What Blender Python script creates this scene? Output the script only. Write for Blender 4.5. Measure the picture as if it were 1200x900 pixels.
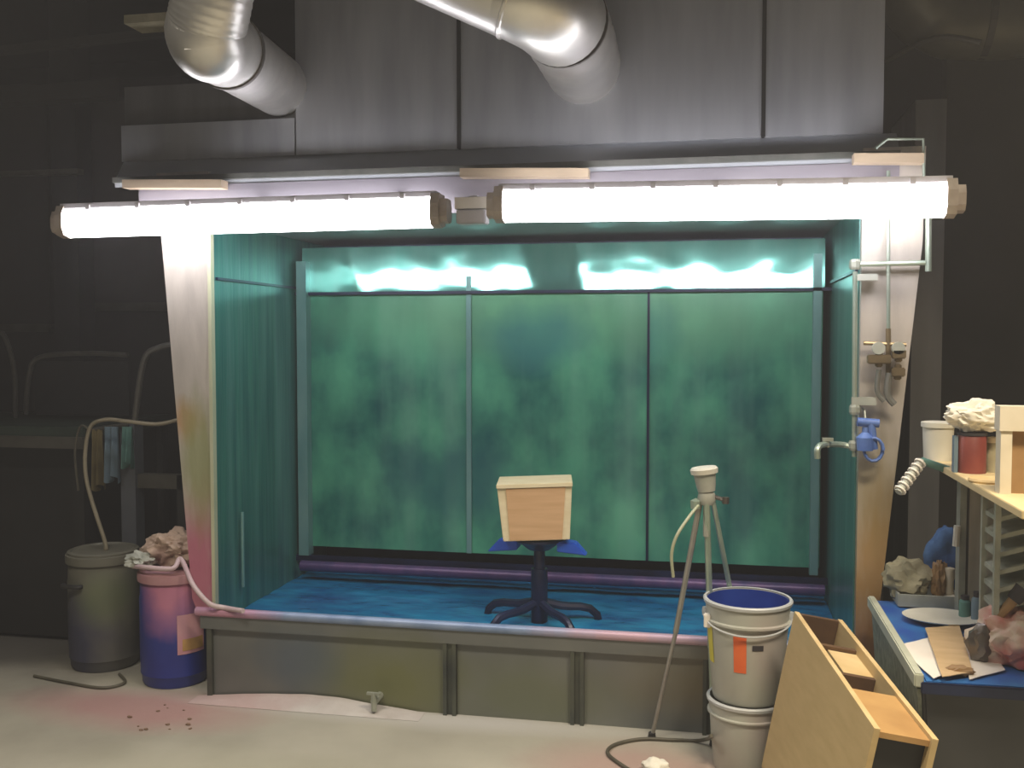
import bpy, bmesh, math, random
from mathutils import Vector, Matrix, noise
random.seed(7)
for _o in list(bpy.data.objects): bpy.data.objects.remove(_o)
S = bpy.context.scene
COL = S.collection
# ------------------------------------------------------------------ camera, light, exposure
YAW, PITCH, FPX = math.radians(11.3), math.radians(2.7), 1167.0
cd = bpy.data.cameras.new('camera'); cd.sensor_width = 36; cd.lens = FPX/1200*36
cam = bpy.data.objects.new('camera', cd); COL.objects.link(cam)
cam.location = (0, 0, 1.6); cam.rotation_euler = (math.pi/2-PITCH, 0, YAW)
cd.clip_start = .02; cd.clip_end = 60
S.camera = cam
S.view_settings.view_transform = 'Standard'; S.view_settings.look = 'None'
S.view_settings.exposure = 0.0; S.view_settings.gamma = 1.0; S.view_settings.use_curve_mapping = False
W = bpy.data.worlds.new('world'); S.world = W; W.use_nodes = True
bg = W.node_tree.nodes['Background']; bg.inputs[0].default_value = (.55, .58, .62, 1); bg.inputs[1].default_value = .012
vs = W.node_tree.nodes.new('ShaderNodeVolumeScatter'); vs.inputs['Density'].default_value = .011; vs.inputs['Anisotropy'].default_value = .3; vs.inputs['Color'].default_value = (.95, .95, 1, 1)   # thin scatter added for the glare and halo round the lamps
W.node_tree.links.new(vs.outputs[0], W.node_tree.nodes['World Output'].inputs['Volume'])
TUBE = 14.0          # strength of the fluorescent tubes
def area(name, loc, rot, sx, sy, power, color):
    l = bpy.data.lights.new(name, 'AREA'); l.shape = 'RECTANGLE'; l.size = sx; l.size_y = sy; l.energy = power; l.color = color; l.spread = math.radians(115)
    o = bpy.data.objects.new(name, l); COL.objects.link(o); o.location = loc; o.rotation_euler = rot; return o
area('hall_lamp_light', (1.2, 1.7, 3.84), (0, 0, 0), 1.5, .5, 112, (1, .86, .64))
area('hall_lamp_light', (-2.0, 1.5, 3.84), (0, 0, 0), 1.5, .5, 60, (1, .90, .74))

# ------------------------------------------------------------------ calibration of the place from measured points
_F = Vector((-math.sin(YAW)*math.cos(PITCH), math.cos(YAW)*math.cos(PITCH), -math.sin(PITCH)))
_R = Vector((math.cos(YAW), math.sin(YAW), 0)); _U = _R.cross(_F); _C = Vector((0, 0, 1.6))
def P(u, v, Y):
    d = _F + _R*((u-600)/FPX) + _U*((450-v)/FPX); return _C + d*(Y/d.y)
def PZ(u, v, z):
    d = _F + _R*((u-600)/FPX) + _U*((450-v)/FPX); return _C + d*((z-1.6)/d.z)
V = Vector

# ------------------------------------------------------------------ materials
def hexlin(c): return tuple(c)+(1,)
def mat(name, c1, c2=None, rough=.6, metal=0, scale=3, stretch=(1, 1, 1), bump=0, bscale=None, spec=.5, contrast=.5, layers=(), streak=None):
    m = bpy.data.materials.new(name); m.use_nodes = True; nt = m.node_tree; N = nt.nodes; L = nt.links
    b = N['Principled BSDF']; b.inputs['Roughness'].default_value = rough; b.inputs['Metallic'].default_value = metal
    b.inputs['Specular IOR Level'].default_value = spec
    tc = N.new('ShaderNodeTexCoord'); mp = N.new('ShaderNodeMapping'); mp.inputs['Scale'].default_value = stretch
    L.new(tc.outputs['Object'], mp.inputs[0])
    n = N.new('ShaderNodeTexNoise'); n.inputs['Scale'].default_value = scale; n.inputs['Detail'].default_value = 5
    L.new(mp.outputs[0], n.inputs[0])
    r = N.new('ShaderNodeValToRGB'); r.color_ramp.elements[0].position = .5-contrast*.4; r.color_ramp.elements[1].position = .5+contrast*.4
    r.color_ramp.elements[0].color = hexlin(c1); r.color_ramp.elements[1].color = hexlin(c2 or [min(1, x*1.25) for x in c1])
    L.new(n.outputs[0], r.inputs[0]); out = r.outputs[0]
    if streak:
        mp2 = N.new('ShaderNodeMapping'); mp2.inputs['Scale'].default_value = (1, 1, .07); L.new(tc.outputs['Object'], mp2.inputs[0])
        n3 = N.new('ShaderNodeTexNoise'); n3.inputs['Scale'].default_value = streak[2]; n3.inputs['Detail'].default_value = 6; L.new(mp2.outputs[0], n3.inputs[0])
        mr3 = N.new('ShaderNodeMapRange'); mr3.inputs['From Min'].default_value = .45; mr3.inputs['From Max'].default_value = .75; mr3.inputs['To Max'].default_value = streak[1]
        L.new(n3.outputs[0], mr3.inputs[0])
        mx3 = N.new('ShaderNodeMix'); mx3.data_type = 'RGBA'; mx3.inputs[7].default_value = hexlin(streak[0])
        L.new(mr3.outputs[0], mx3.inputs[0]); L.new(out, mx3.inputs[6]); out = mx3.outputs[2]
    # overspray, dirt, painted light and other tone blotches: (colour, centre, radius, strength) in object coordinates
    for (col, cen, rad, st) in layers:
        s = N.new('ShaderNodeVectorMath'); s.operation = 'SUBTRACT'; s.inputs[1].default_value = cen
        L.new(tc.outputs['Object'], s.inputs[0])
        dv = N.new('ShaderNodeVectorMath'); dv.operation = 'DIVIDE'; dv.inputs[1].default_value = rad
        L.new(s.outputs[0], dv.inputs[0])
        ln = N.new('ShaderNodeVectorMath'); ln.operation = 'LENGTH'; L.new(dv.outputs[0], ln.inputs[0])
        ad = N.new('ShaderNodeMath'); ad.operation = 'ADD'; L.new(ln.outputs['Value'], ad.inputs[0])
        ns = N.new('ShaderNodeMath'); ns.operation = 'MULTIPLY_ADD'; ns.inputs[1].default_value = .9; ns.inputs[2].default_value = -.45
        L.new(n.outputs[0], ns.inputs[0]); L.new(ns.outputs[0], ad.inputs[1])
        mr = N.new('ShaderNodeMapRange'); mr.inputs['From Min'].default_value = .35; mr.inputs['From Max'].default_value = 1
        mr.inputs['To Min'].default_value = st; mr.inputs['To Max'].default_value = 0; L.new(ad.outputs[0], mr.inputs[0])
        mx = N.new('ShaderNodeMix'); mx.data_type = 'RGBA'; mx.inputs[7].default_value = hexlin(col)
        L.new(mr.outputs[0], mx.inputs[0]); L.new(out, mx.inputs[6]); out = mx.outputs[2]
    L.new(out, b.inputs['Base Color'])
    if bump:
        n2 = N.new('ShaderNodeTexNoise'); n2.inputs['Scale'].default_value = bscale or scale*4; n2.inputs['Detail'].default_value = 3
        L.new(mp.outputs[0], n2.inputs[0])
        bp = N.new('ShaderNodeBump'); bp.inputs['Strength'].default_value = bump; bp.inputs['Distance'].default_value = .02
        L.new(n2.outputs[0], bp.inputs['Height']); L.new(bp.outputs[0], b.inputs['Normal'])
    return m
def emit(name, col, st):
    m = bpy.data.materials.new(name); m.use_nodes = True; b = m.node_tree.nodes['Principled BSDF']
    b.inputs['Base Color'].default_value = (.9, .9, .9, 1); b.inputs['Emission Color'].default_value = hexlin(col); b.inputs['Emission Strength'].default_value = st
    return m

# ------------------------------------------------------------------ mesh helpers (world coordinates; objects get an origin)
class MB:
    def __init__(s): s.bm = bmesh.new()
    def box(s, c, d, M=None):
        M = M or Matrix.Identity(3); vs = []
        for x in (-1, 1):
            for y in (-1, 1):
                for z in (-1, 1): vs.append(s.bm.verts.new(V(c)+M @ V((x*d[0]/2, y*d[1]/2, z*d[2]/2))))
        for f in ((0, 1, 3, 2), (4, 6, 7, 5), (0, 4, 5, 1), (2, 3, 7, 6), (0, 2, 6, 4), (1, 5, 7, 3)): s.bm.faces.new([vs[i] for i in f])
        return s
    def b2(s, a, b):
        return s.box([(a[i]+b[i])/2 for i in range(3)], [abs(a[i]-b[i]) for i in range(3)])
    def hexa(s, p):      # 8 points: bottom ring 0-3, top ring 4-7
        vs = [s.bm.verts.new(V(q)) for q in p]
        for f in ((3, 2, 1, 0), (4, 5, 6, 7), (0, 1, 5, 4), (1, 2, 6, 5), (2, 3, 7, 6), (3, 0, 4, 7)): s.bm.faces.new([vs[i] for i in f])
        return s
    def prism(s, pts, off):
        off = V(off); a = [s.bm.verts.new(V(q)) for q in pts]; b = [s.bm.verts.new(V(q)+off) for q in pts]; n = len(a)
        s.bm.faces.new(a); s.bm.faces.new(b[::-1])
        for i in range(n): s.bm.faces.new([a[i], b[i], b[(i+1) % n], a[(i+1) % n]])
        return s
    def tube(s, pts, r, n=12, smooth=0, cap=True, ribs=None):
        pts = [V(p) for p in pts]
        rr = r if isinstance(r, (list, tuple)) else [r]*len(pts)
        if smooth:
            q = []; qr = []
            for i in range(len(pts)-1):
                p0, p1, p2, p3 = pts[max(i-1, 0)], pts[i], pts[i+1], pts[min(i+2, len(pts)-1)]
                for k in range(smooth):
                    t = k/smooth
                    q.append(.5*((2*p1)+(p2-p0)*t+(2*p0-5*p1+4*p2-p3)*t*t+(3*p1-p0-3*p2+p3)*t**3)); qr.append(rr[i]*(1-t)+rr[i+1]*t)
            q.append(pts[-1]); qr.append(rr[-1]); pts, rr = q, qr
        up = V((0, 0, 1)); d0 = (pts[1]-pts[0]).normalized()
        if abs(d0.dot(up)) > .95: up = V((1, 0, 0))
        rings = []; x = d0.cross(up).normalized()
        for i, p in enumerate(pts):
            d = (pts[min(i+1, len(pts)-1)]-pts[max(i-1, 0)]).normalized()
            x = (x-d*x.dot(d)).normalized(); y = d.cross(x)
            ra = rr[i]*(ribs(i) if ribs else 1)
            rings.append([s.bm.verts.new(p+(x*math.cos(2*math.pi*k/n)+y*math.sin(2*math.pi*k/n))*ra) for k in range(n)])
        for a, b in zip(rings, rings[1:]):
            for k in range(n): s.bm.faces.new([a[k], a[(k+1) % n], b[(k+1) % n], b[k]])
        if cap: s.bm.faces.new(rings[0][::-1]); s.bm.faces.new(rings[-1])
        return s
    def lathe(s, c, prof, n=32, M=None, sx=1, sy=1):      # prof: (radius, z) from bottom to top
        M = M or Matrix.Identity(3); rings = []; c = V(c)
        for (r, z) in prof:
            if r < 1e-6: rings.append([s.bm.verts.new(c+M @ V((0, 0, z)))])
            else: rings.append([s.bm.verts.new(c+M @ V((r*sx*math.cos(2*math.pi*k/n), r*sy*math.sin(2*math.pi*k/n), z))) for k in range(n)])
        for a, b in zip(rings, rings[1:]):
            for k in range(n):
                k2 = (k+1) % n
                if len(a) == 1 and len(b) == 1: continue
                if len(a) == 1: s.bm.faces.new([a[0], b[k2], b[k]])
                elif len(b) == 1: s.bm.faces.new([a[k], a[k2], b[0]])
                else: s.bm.faces.new([a[k], a[k2], b[k2], b[k]])
        return s
    def blob(s, c, r, seed=0, amp=.25, fr=3, sub=4, flat=None):
        d = bmesh.ops.create_icosphere(s.bm, subdivisions=sub, radius=1)
        for v in d['verts']:
            p = v.co.copy(); o = V((seed*3.1, seed*1.7, seed))
            k = 1+amp*noise.noise(p*fr*.8+o)-amp*.75*abs(noise.noise(p*fr*1.3+o+V((5, 0, 0))))+amp*.16*noise.noise(p*fr*3+o)+amp*.15
            q = V((p.x*r[0], p.y*r[1], p.z*r[2]))*k
            if flat is not None: q.z = max(q.z, flat)
            v.co = V(c)+q
        return s
    def grid(s, fn, nu, nv, thick=None):
        g = [[s.bm.verts.new(fn(i/nu, j/nv)) for j in range(nv+1)] for i in range(nu+1)]
        for i in range(nu):
            for j in range(nv): s.bm.faces.new([g[i][j], g[i+1][j], g[i+1][j+1], g[i][j+1]])
        if thick:
            off = V(thick); h = [[s.bm.verts.new(v.co+off) for v in row] for row in g]
            for i in range(nu):
                for j in range(nv): s.bm.faces.new([h[i][j+1], h[i+1][j+1], h[i+1][j], h[i][j]])
            for i in range(nu):
                s.bm.faces.new([g[i+1][0], g[i][0], h[i][0], h[i+1][0]]); s.bm.faces.new([g[i][nv], g[i+1][nv], h[i+1][nv], h[i][nv]])
            for j in range(nv):
                s.bm.faces.new([g[0][j], g[0][j+1], h[0][j+1], h[0][j]]); s.bm.faces.new([g[nu][j+1], g[nu][j], h[nu][j], h[nu][j+1]])
        return s
    def build(s, name, m, parent=None, loc=None, smooth=False, bev=0, label=None):
        wl = V(loc) if loc is not None else (V(parent['_w']) if parent and '_w' in parent else V((0, 0, 0)))
        if loc is None and parent is None:
            wl = V((sum(v.co.x for v in s.bm.verts)/len(s.bm.verts), sum(v.co.y for v in s.bm.verts)/len(s.bm.verts), min(v.co.z for v in s.bm.verts)))
        bmesh.ops.recalc_face_normals(s.bm, faces=s.bm.faces)
        for v in s.bm.verts: v.co -= wl
        if bev:
            bmesh.ops.bevel(s.bm, geom=[e for e in s.bm.edges], offset=bev, segments=2, affect='EDGES', clamp_overlap=True)
        me = bpy.data.meshes.new(name); s.bm.to_mesh(me); s.bm.free()
        if smooth:
            for p in me.polygons: p.use_smooth = True
            try: me.set_sharp_from_angle(angle=math.radians(40))
            except Exception: pass
        me.materials.append(m)
        o = bpy.data.objects.new(name, me); COL.objects.link(o)
        if parent: o.parent = parent; o['_w'] = tuple(wl)
        else: o.location = wl; o['_w'] = tuple(wl)
        if label: o['label'] = label
        return o
def tag(o, label, cat, group=None, kind=None):
    o['label'] = label; o['category'] = cat
    if group: o['group'] = group
    if kind: o['kind'] = kind
    return o
def thing(name, loc, label, cat, group=None):
    o = bpy.data.objects.new(name, None); COL.objects.link(o); o.location = loc; o['_w'] = tuple(loc); o.empty_display_size = .05
    return tag(o, label, cat, group)
def struct(name, mb, m, **k):
    o = mb.build(name, m, **k); o['kind'] = 'structure'; return o

# ------------------------------------------------------------------ palette
X0, X1, Y0, Y1 = -2.18, .565, 4.10, 5.03
M = {}
PINK, TEAL = (.55, .16, .26), (.04, .17, .15)
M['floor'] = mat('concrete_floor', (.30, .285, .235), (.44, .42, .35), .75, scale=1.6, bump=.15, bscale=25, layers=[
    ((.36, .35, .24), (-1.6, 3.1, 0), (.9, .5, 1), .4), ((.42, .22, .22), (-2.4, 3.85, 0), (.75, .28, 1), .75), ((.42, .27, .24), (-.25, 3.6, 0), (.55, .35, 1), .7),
    ((.52, .51, .50), (-1.3, 3.98, 0), (1.2, .16, 1), .6), ((.09, .085, .08), (-3.6, 4.6, 0), (1.3, .9, 1), .9)])  # last layer darkens the floor at the left back by the drums
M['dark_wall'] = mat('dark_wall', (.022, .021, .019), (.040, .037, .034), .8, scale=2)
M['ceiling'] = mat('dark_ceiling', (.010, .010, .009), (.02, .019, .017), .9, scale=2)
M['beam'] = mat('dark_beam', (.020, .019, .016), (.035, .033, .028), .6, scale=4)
M['galv'] = mat('grey_sheet_steel', (.28, .29, .315), (.37, .38, .405), .48, .25, scale=2.5, stretch=(4, 4, .6), bump=.08, bscale=6)
M['galv_dark'] = mat('dull_sheet_steel', (.10, .10, .10), (.15, .15, .15), .5, .3, scale=2.5, stretch=(4, 4, .6))
M['hood'] = mat('hood_steel', (.24, .22, .26), (.32, .30, .34), .45, .3, scale=3, stretch=(.6, 1, 3))
M['ledge'] = mat('ledge_steel', (.34, .36, .40), (.44, .46, .50), .5, .1, scale=3)
M['gap'] = mat('dark_gap', (.004, .004, .005), (.01, .01, .012), .6)
M['batten'] = mat('painted_batten', (.46, .36, .26), (.60, .48, .34), .55, scale=6, stretch=(.5, 3, 3))
M['flange'] = mat('stainless_post', (.46, .42, .385), (.60, .55, .50), .42, .25, scale=5, stretch=(3, 1, .7), bump=.06, layers=[
    (PINK, (X0-.12, Y0, .55), (.3, .3, .42), .9), ((.50, .27, .08), (X0-.14, Y0, 1.22), (.13, .2, .13), .7), ((.32, .36, .14), (X0-.06, Y0, 1.05), (.13, .2, .38), .7)])
M['flange_r'] = mat('stainless_post_right', (.46, .42, .385), (.58, .53, .48), .42, .25, scale=5, stretch=(3, 1, .7), bump=.06, layers=[
    ((.30, .13, .07), (X1+.08, Y0, .30), (.2, .3, .42), .9), ((.42, .24, .07), (X1+.08, Y0, .72), (.16, .2, .40), .85), ((.30, .24, .10), (X1+.05, Y0, 1.0), (.2, .2, .3), .5)])
M['edge'] = mat('bright_edge', (.50, .52, .36), (.62, .64, .46), .4, .2)
def curtain(name, s=0):
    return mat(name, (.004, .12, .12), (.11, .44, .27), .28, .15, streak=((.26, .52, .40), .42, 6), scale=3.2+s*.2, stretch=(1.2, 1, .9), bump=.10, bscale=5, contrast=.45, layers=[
        ((.22, .55, .30), (-.95+s, Y1, 1.72), (1.3, .3, .30), .5), ((.02, .20, .26), (-.85+s*.8, Y1, 1.60), (.35, .3, .22), .55), ((.02, .15, .17), (-1.3+s, Y1, .85), (.5, .3, .3), .6)])  # first layer paints lamp light near the top; last darkens low down
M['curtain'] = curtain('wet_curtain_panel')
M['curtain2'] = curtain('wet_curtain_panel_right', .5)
M['side'] = mat('wet_side_wall', (.010, .12, .13), (.05, .24, .19), .3, .2, streak=((.20, .40, .38), .5, 9), scale=5, stretch=(1, 5, .25), contrast=.6, bump=.08)
M['strip'] = mat('wet_joint_strip', (.12, .30, .30), (.24, .42, .40), .3, .3, scale=6, stretch=(1, 1, .4))
M['strip_g'] = mat('wet_cover_strip', (.10, .30, .20), (.17, .40, .26), .3, .3, scale=6, stretch=(1, 1, .4))
M['weir'] = mat('wet_weir_steel', (.16, .48, .42), (.26, .60, .54), .07, .7, scale=3, stretch=(3, 1, 1))
M['boothtop'] = mat('booth_ceiling', (.22, .30, .31), (.30, .38, .39), .4, .3)
M['tank'] = mat('tank_steel', (.14, .15, .155), (.20, .21, .20), .45, .3, scale=3, bump=.05, layers=[
    ((.19, .20, .07), (-1.35, Y0, .12), (.45, .3, .28), .75), ((.10, .14, .20), (-1.75, Y0, .2), (.25, .3, .2), .6), ((.23, .19, .09), (.05, Y0, .2), (.5, .3, .2), .6), ((.17, .19, .11), (-.7, Y0, .1), (.5, .3, .2), .6)])
M['rib'] = mat('tank_rib', (.06, .07, .07), (.13, .14, .11), .45, .55, scale=6)
M['lip'] = mat('tank_lip', (.16, .24, .42), (.30, .38, .58), .4, .2, scale=4, stretch=(2, 1, 1), layers=[
    ((.62, .30, .42), (X0+.05, Y0-.05, .385), (.35, .2, .2), .9), ((.66, .42, .50), (-.25, Y0-.05, .385), (.55, .2, .2), .85)])
M['water'] = mat('blue_paint_water', (.006, .11, .32), (.02, .28, .55), .12, 0, scale=5, stretch=(1, 2, 1), bump=.25, bscale=9, contrast=.6, layers=[
    ((.01, .04, .22), (-1.9, 4.5, .3), (.3, .4, 1), .5)])
M['purple'] = mat('purple_stained_rail', (.055, .045, .15), (.14, .07, .19), .4, .2, scale=5, stretch=(2, 1, 1))
M['darkblue'] = mat('blue_black_steel', (.006, .010, .035), (.015, .025, .08), .35, .2, scale=6)
M['blue'] = mat('blue_paint', (.015, .09, .60), (.03, .15, .75), .45, scale=8)
M['pipe'] = mat('galvanised_pipe', (.33, .42, .36), (.48, .54, .46), .4, .6, scale=8)
M['pipe_d'] = mat('dull_pipe', (.16, .17, .16), (.26, .26, .24), .45, .6, scale=8)
M['brass'] = mat('brass_valve', (.16, .12, .07), (.32, .25, .15), .4, .7, scale=10)
M['gunblue'] = mat('blue_hose_plastic', (.05, .12, .42), (.14, .24, .55), .5, scale=12)
M['duct'] = mat('aluminium_duct', (.66, .65, .64), (.82, .81, .79), .38, .76, scale=6, bump=.12, bscale=12)
M['duct_d'] = mat('duct_joint', (.12, .11, .10), (.22, .2, .19), .4, .8)
M['olive'] = mat('olive_duct', (.07, .068, .05), (.11, .105, .08), .5, .4, scale=4)
M['tube'] = emit('lit_fluorescent_diffuser', (1, .97, 1), TUBE)
M['fixture'] = mat('lamp_body', (.42, .40, .43), (.52, .50, .52), .5, scale=6)
M['cap'] = mat('lamp_end_cap', (.34, .28, .24), (.48, .42, .37), .5, scale=14, layers=[])
M['capb'] = mat('brown_clip', (.14, .08, .05), (.25, .16, .10), .5, scale=14)
M['greydrum'] = mat('grey_drum', (.12, .12, .10), (.17, .165, .13), .5, scale=4, layers=[((.03, .035, .09), (-.08, -.12, .08), (.3, .5, .33), .85), ((.13, .17, .07), (.10, -.15, .36), (.15, .3, .16), .5)])
M['bluedrum'] = mat('blue_drum', (.014, .028, .22), (.025, .045, .30), .4, scale=5, layers=[((.52, .20, .30), (.07, -.16, .50), (.20, .4, .28), .95), ((.30, .14, .26), (-.06, -.16, .56), (.18, .3, .12), .7)])
M['pinkmix'] = mat('pink_lid_ring', (.42, .20, .24), (.52, .30, .32), .5, scale=8)
M['lab_pink'] = mat('paint_misted_label', (.58, .28, .34), (.64, .36, .40), .6, scale=8)
M['lab_yel'] = mat('yellow_label_field', (.42, .25, .08), (.55, .33, .12), .6, scale=20)
M['rag'] = mat('stained_shaded_rags', (.36, .25, .21), (.62, .48, .38), .9, scale=12, bump=.3, contrast=.8, layers=[((.12, .05, .04), (0, -.1, .05), (.08, .2, .06), .8)])  # dark layer paints the shadow inside the heap
M['hose_p'] = mat('pink_white_hose', (.50, .36, .40), (.62, .50, .52), .45, scale=9)
M['hose_g'] = mat('pale_green_hose', (.40, .42, .30), (.50, .54, .38), .5, scale=9)
M['hose_t'] = mat('tan_hose', (.23, .20, .14), (.32, .28, .20), .5, scale=9)
M['cable'] = mat('dark_cable', (.06, .055, .04), (.12, .11, .08), .5, scale=9)
M['wood'] = mat('pale_wood', (.60, .36, .18), (.74, .48, .27), .6, scale=3, stretch=(1, 3, 12), contrast=.6)
M['wood_l'] = mat('pale_wood_edge', (.78, .66, .42), (.88, .78, .54), .55, scale=5, stretch=(2, 3, 6))
M['ply'] = mat('plywood', (.44, .32, .15), (.54, .40, .20), .6, scale=4, stretch=(2, 2, 10), contrast=.8)
M['ply_e'] = mat('plywood_edge', (.52, .37, .17), (.66, .50, .27), .6, scale=8)
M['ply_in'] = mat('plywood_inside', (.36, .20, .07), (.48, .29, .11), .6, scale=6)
M['ply_shade'] = mat('shade_painted_plywood', (.07, .035, .018), (.13, .07, .03), .7, scale=8)  # deep shade of the box compartments put into the colour
M['pail'] = mat('grey_white_pail', (.42, .43, .39), (.50, .51, .46), .42, scale=4, layers=[((.45, .36, .36), (.08, -.1, .2), (.1, .2, .2), .5)])
M['pail_r'] = mat('pail_rim', (.46, .48, .50), (.56, .58, .60), .4, scale=9)
M['pail_in'] = mat('blue_inside', (.008, .03, .22), (.02, .06, .33), .35, scale=6)
M['orange'] = mat('orange_label', (.68, .10, .02), (.76, .16, .04), .6, scale=10)
M['black'] = mat('black_label', (.02, .02, .025), (.05, .04, .05), .6, scale=10)
M['yellow'] = mat('yellow_tape', (.62, .55, .05), (.7, .64, .12), .6, scale=10)
M['trip'] = mat('tripod_metal', (.30, .29, .27), (.42, .41, .38), .4, .5, scale=9, layers=[])
M['trip_g'] = mat('tripod_green_metal', (.30, .40, .33), (.44, .52, .44), .4, .4, scale=9)
M['cup'] = mat('white_plastic', (.62, .60, .52), (.76, .74, .66), .45, scale=9)
M['cup_g'] = mat('grey_plastic', (.32, .34, .30), (.45, .46, .41), .5, scale=12)
M['bin'] = mat('dark_grey_bin', (.045, .047, .05), (.065, .067, .07), .55, scale=5)
M['bin_side'] = mat('speckled_bin_side', (.13, .15, .12), (.27, .29, .23), .6, scale=30)
M['bin_rim'] = mat('pale_rim', (.45, .47, .38), (.56, .58, .48), .5, scale=10)
M['tray'] = mat('blue_tray', (.02, .09, .40), (.05, .22, .50), .4, scale=7)
M['paper'] = mat('white_paper', (.74, .68, .62), (.86, .82, .76), .8, scale=5)
M['board'] = mat('brown_cardboard', (.52, .36, .19), (.64, .46, .27), .7, scale=4, stretch=(2, 6, 2))
M['shelf'] = mat('shelf_board', (.56, .44, .24), (.70, .57, .33), .6, scale=7, contrast=.8)
M['post'] = mat('grey_slats', (.34, .32, .26), (.46, .43, .36), .6, scale=8, stretch=(3, 3, .6))
M['mesh'] = mat('rack_metal', (.28, .30, .25), (.42, .44, .38), .5, .3, scale=16)
M['red'] = mat('maroon_can', (.16, .035, .03), (.25, .06, .045), .4, scale=9)
M['cream'] = mat('cream_plastic', (.62, .55, .42), (.74, .68, .56), .5, scale=9)
M['towel'] = mat('white_rag', (.72, .68, .58), (.90, .88, .80), .9, scale=10, bump=.2)
M['redrag'] = mat('red_white_rag', (.62, .55, .46), (.55, .05, .07), .9, scale=7, contrast=.35, bump=.2)
M['brown'] = mat('wooden_handle', (.26, .15, .06), (.36, .22, .10), .5, scale=9)
M['glove'] = mat('blue_cloth', (.03, .09, .26), (.08, .19, .40), .8, scale=9, bump=.2)
M['tan'] = mat('tan_cloth', (.26, .24, .15), (.42, .38, .26), .9, scale=9, bump=.2)
M['teal_m'] = mat('teal_cloth', (.07, .19, .17), (.14, .30, .27), .8, scale=9)
M['bench'] = mat('dark_green_bench', (.020, .034, .026), (.035, .055, .042), .5, scale=5)
M['dtube'] = mat('dull_tube', (.07, .068, .055), (.11, .105, .09), .5, .3, scale=8)
M['clothb'] = mat('pale_blue_cloth', (.10, .16, .21), (.19, .27, .33), .9, scale=6)
M['ochre'] = mat('ochre_cloth', (.13, .10, .035), (.19, .15, .06), .9, scale=6)
M['gpost'] = mat('grey_blue_post', (.075, .085, .10), (.11, .12, .14), .6, scale=6)
M['panel'] = mat('dim_panel', (.05, .047, .043), (.075, .07, .066), .7, scale=3)
M['cabinet'] = mat('black_cabinet', (.012, .012, .013), (.02, .02, .02), .6, scale=5)
M['dust'] = mat('settled_overspray', (.44, .40, .38), (.56, .53, .51), .9, scale=6, bump=.2, layers=[((.50, .32, .32), (-.45, 0, 0), (.5, .4, .4), .6)])

# ================================================================== SETTING
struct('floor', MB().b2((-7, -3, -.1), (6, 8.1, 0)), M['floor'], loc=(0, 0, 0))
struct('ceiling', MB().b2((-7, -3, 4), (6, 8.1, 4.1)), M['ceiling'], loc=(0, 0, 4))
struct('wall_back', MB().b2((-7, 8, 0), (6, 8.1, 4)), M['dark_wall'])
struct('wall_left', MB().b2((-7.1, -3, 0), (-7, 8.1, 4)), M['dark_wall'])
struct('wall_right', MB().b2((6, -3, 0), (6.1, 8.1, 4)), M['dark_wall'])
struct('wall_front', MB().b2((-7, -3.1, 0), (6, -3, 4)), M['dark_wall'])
# partition behind the booth on the right
struct('wall_partition', MB().b2((P(1105, 300, 5.3).x, 5.3, 0), (6, 5.4, 4)), M['dark_wall'])

# ================================================================== SPRAY BOOTH
B = thing('spray_booth', (-.8, 4.5, 0), 'wide steel water-curtain spray booth with a wet green back wall and tapered posts', 'spray booth')
YC = 4.13; ZO = 2.12
XL = P(141, 150, YC).x; XR = P(1037, 100, YC).x
XM1 = P(345, 60, YC).x
zc = P(600, 172, YC).z
def panel(xa, xb, z0, z1, m='galv', nm='casing_panel'):
    return MB().b2((xa+.004, YC, z0), (xb-.004, 5.7, z1)).build(nm, M[m], B)
s1 = P(538, 100, YC).x; s2 = P(895, 100, YC).x
zt = 3.15
zl = P(240, 95, YC).z
panel(XL, XM1, zc, P(240, 143, YC).z); 
MB().b2((XL+.004, YC+.03, P(240, 143, YC).z), (XM1-.004, 5.7, zl)).build('casing_panel', M['galv_dark'], B)
panel(XM1, s1, zc, zt); panel(s1, s2, zc, zt); panel(s2, XR, zc, zt)
MB().b2((XM1, YC-.03, zt), (XR, 5.7, zt+.06)).build('top_frame', M['beam'], B)
for sx in (s1, s2): MB().b2((sx-.008, YC-.008, zc), (sx+.008, YC+.02, zt)).build('seam_strip', M['gap'], B)
# ledge and hood
ze = P(600, 196, 4.08).z
MB().hexa([(XL, 4.08, ze-.03), (XR+.05, 4.08, ze-.03), (XR+.05, YC+.02, zc-.03), (XL, YC+.02, zc-.03), (XL, 4.08, ze), (XR+.05, 4.08, ze), (XR+.05, YC+.02, zc), (XL, YC+.02, zc)]).build('hood_ledge', M['ledge'], B)
MB().b2((XL+.12, 4.075, ZO), (XR+.05, 4.10, ze-.03)).build('hood_front', M['hood'], B)
MB().b2((XL, 4.06, ze-.012), (XR+.05, 4.08, ze+.012)).build('hood_edge', M['pipe_d'], B)
for (ua, ub, v) in ((146, 262, 216), (540, 690, 203), (1000, 1082, 186)):
    a = P(ua, v, 4.02); b = P(ub, v, 4.02)
    MB().hexa([(a.x, 4.0, a.z-.018), (b.x, 4.0, b.z-.018), (b.x, 4.06, b.z-.018), (a.x, 4.06, a.z-.018), (a.x, 4.0, a.z+.018), (b.x, 4.0, b.z+.018), (b.x, 4.06, b.z+.018), (a.x, 4.06, a.z+.018)]).build('mounting_batten', M['batten'], B, label='tan painted batten')
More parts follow.
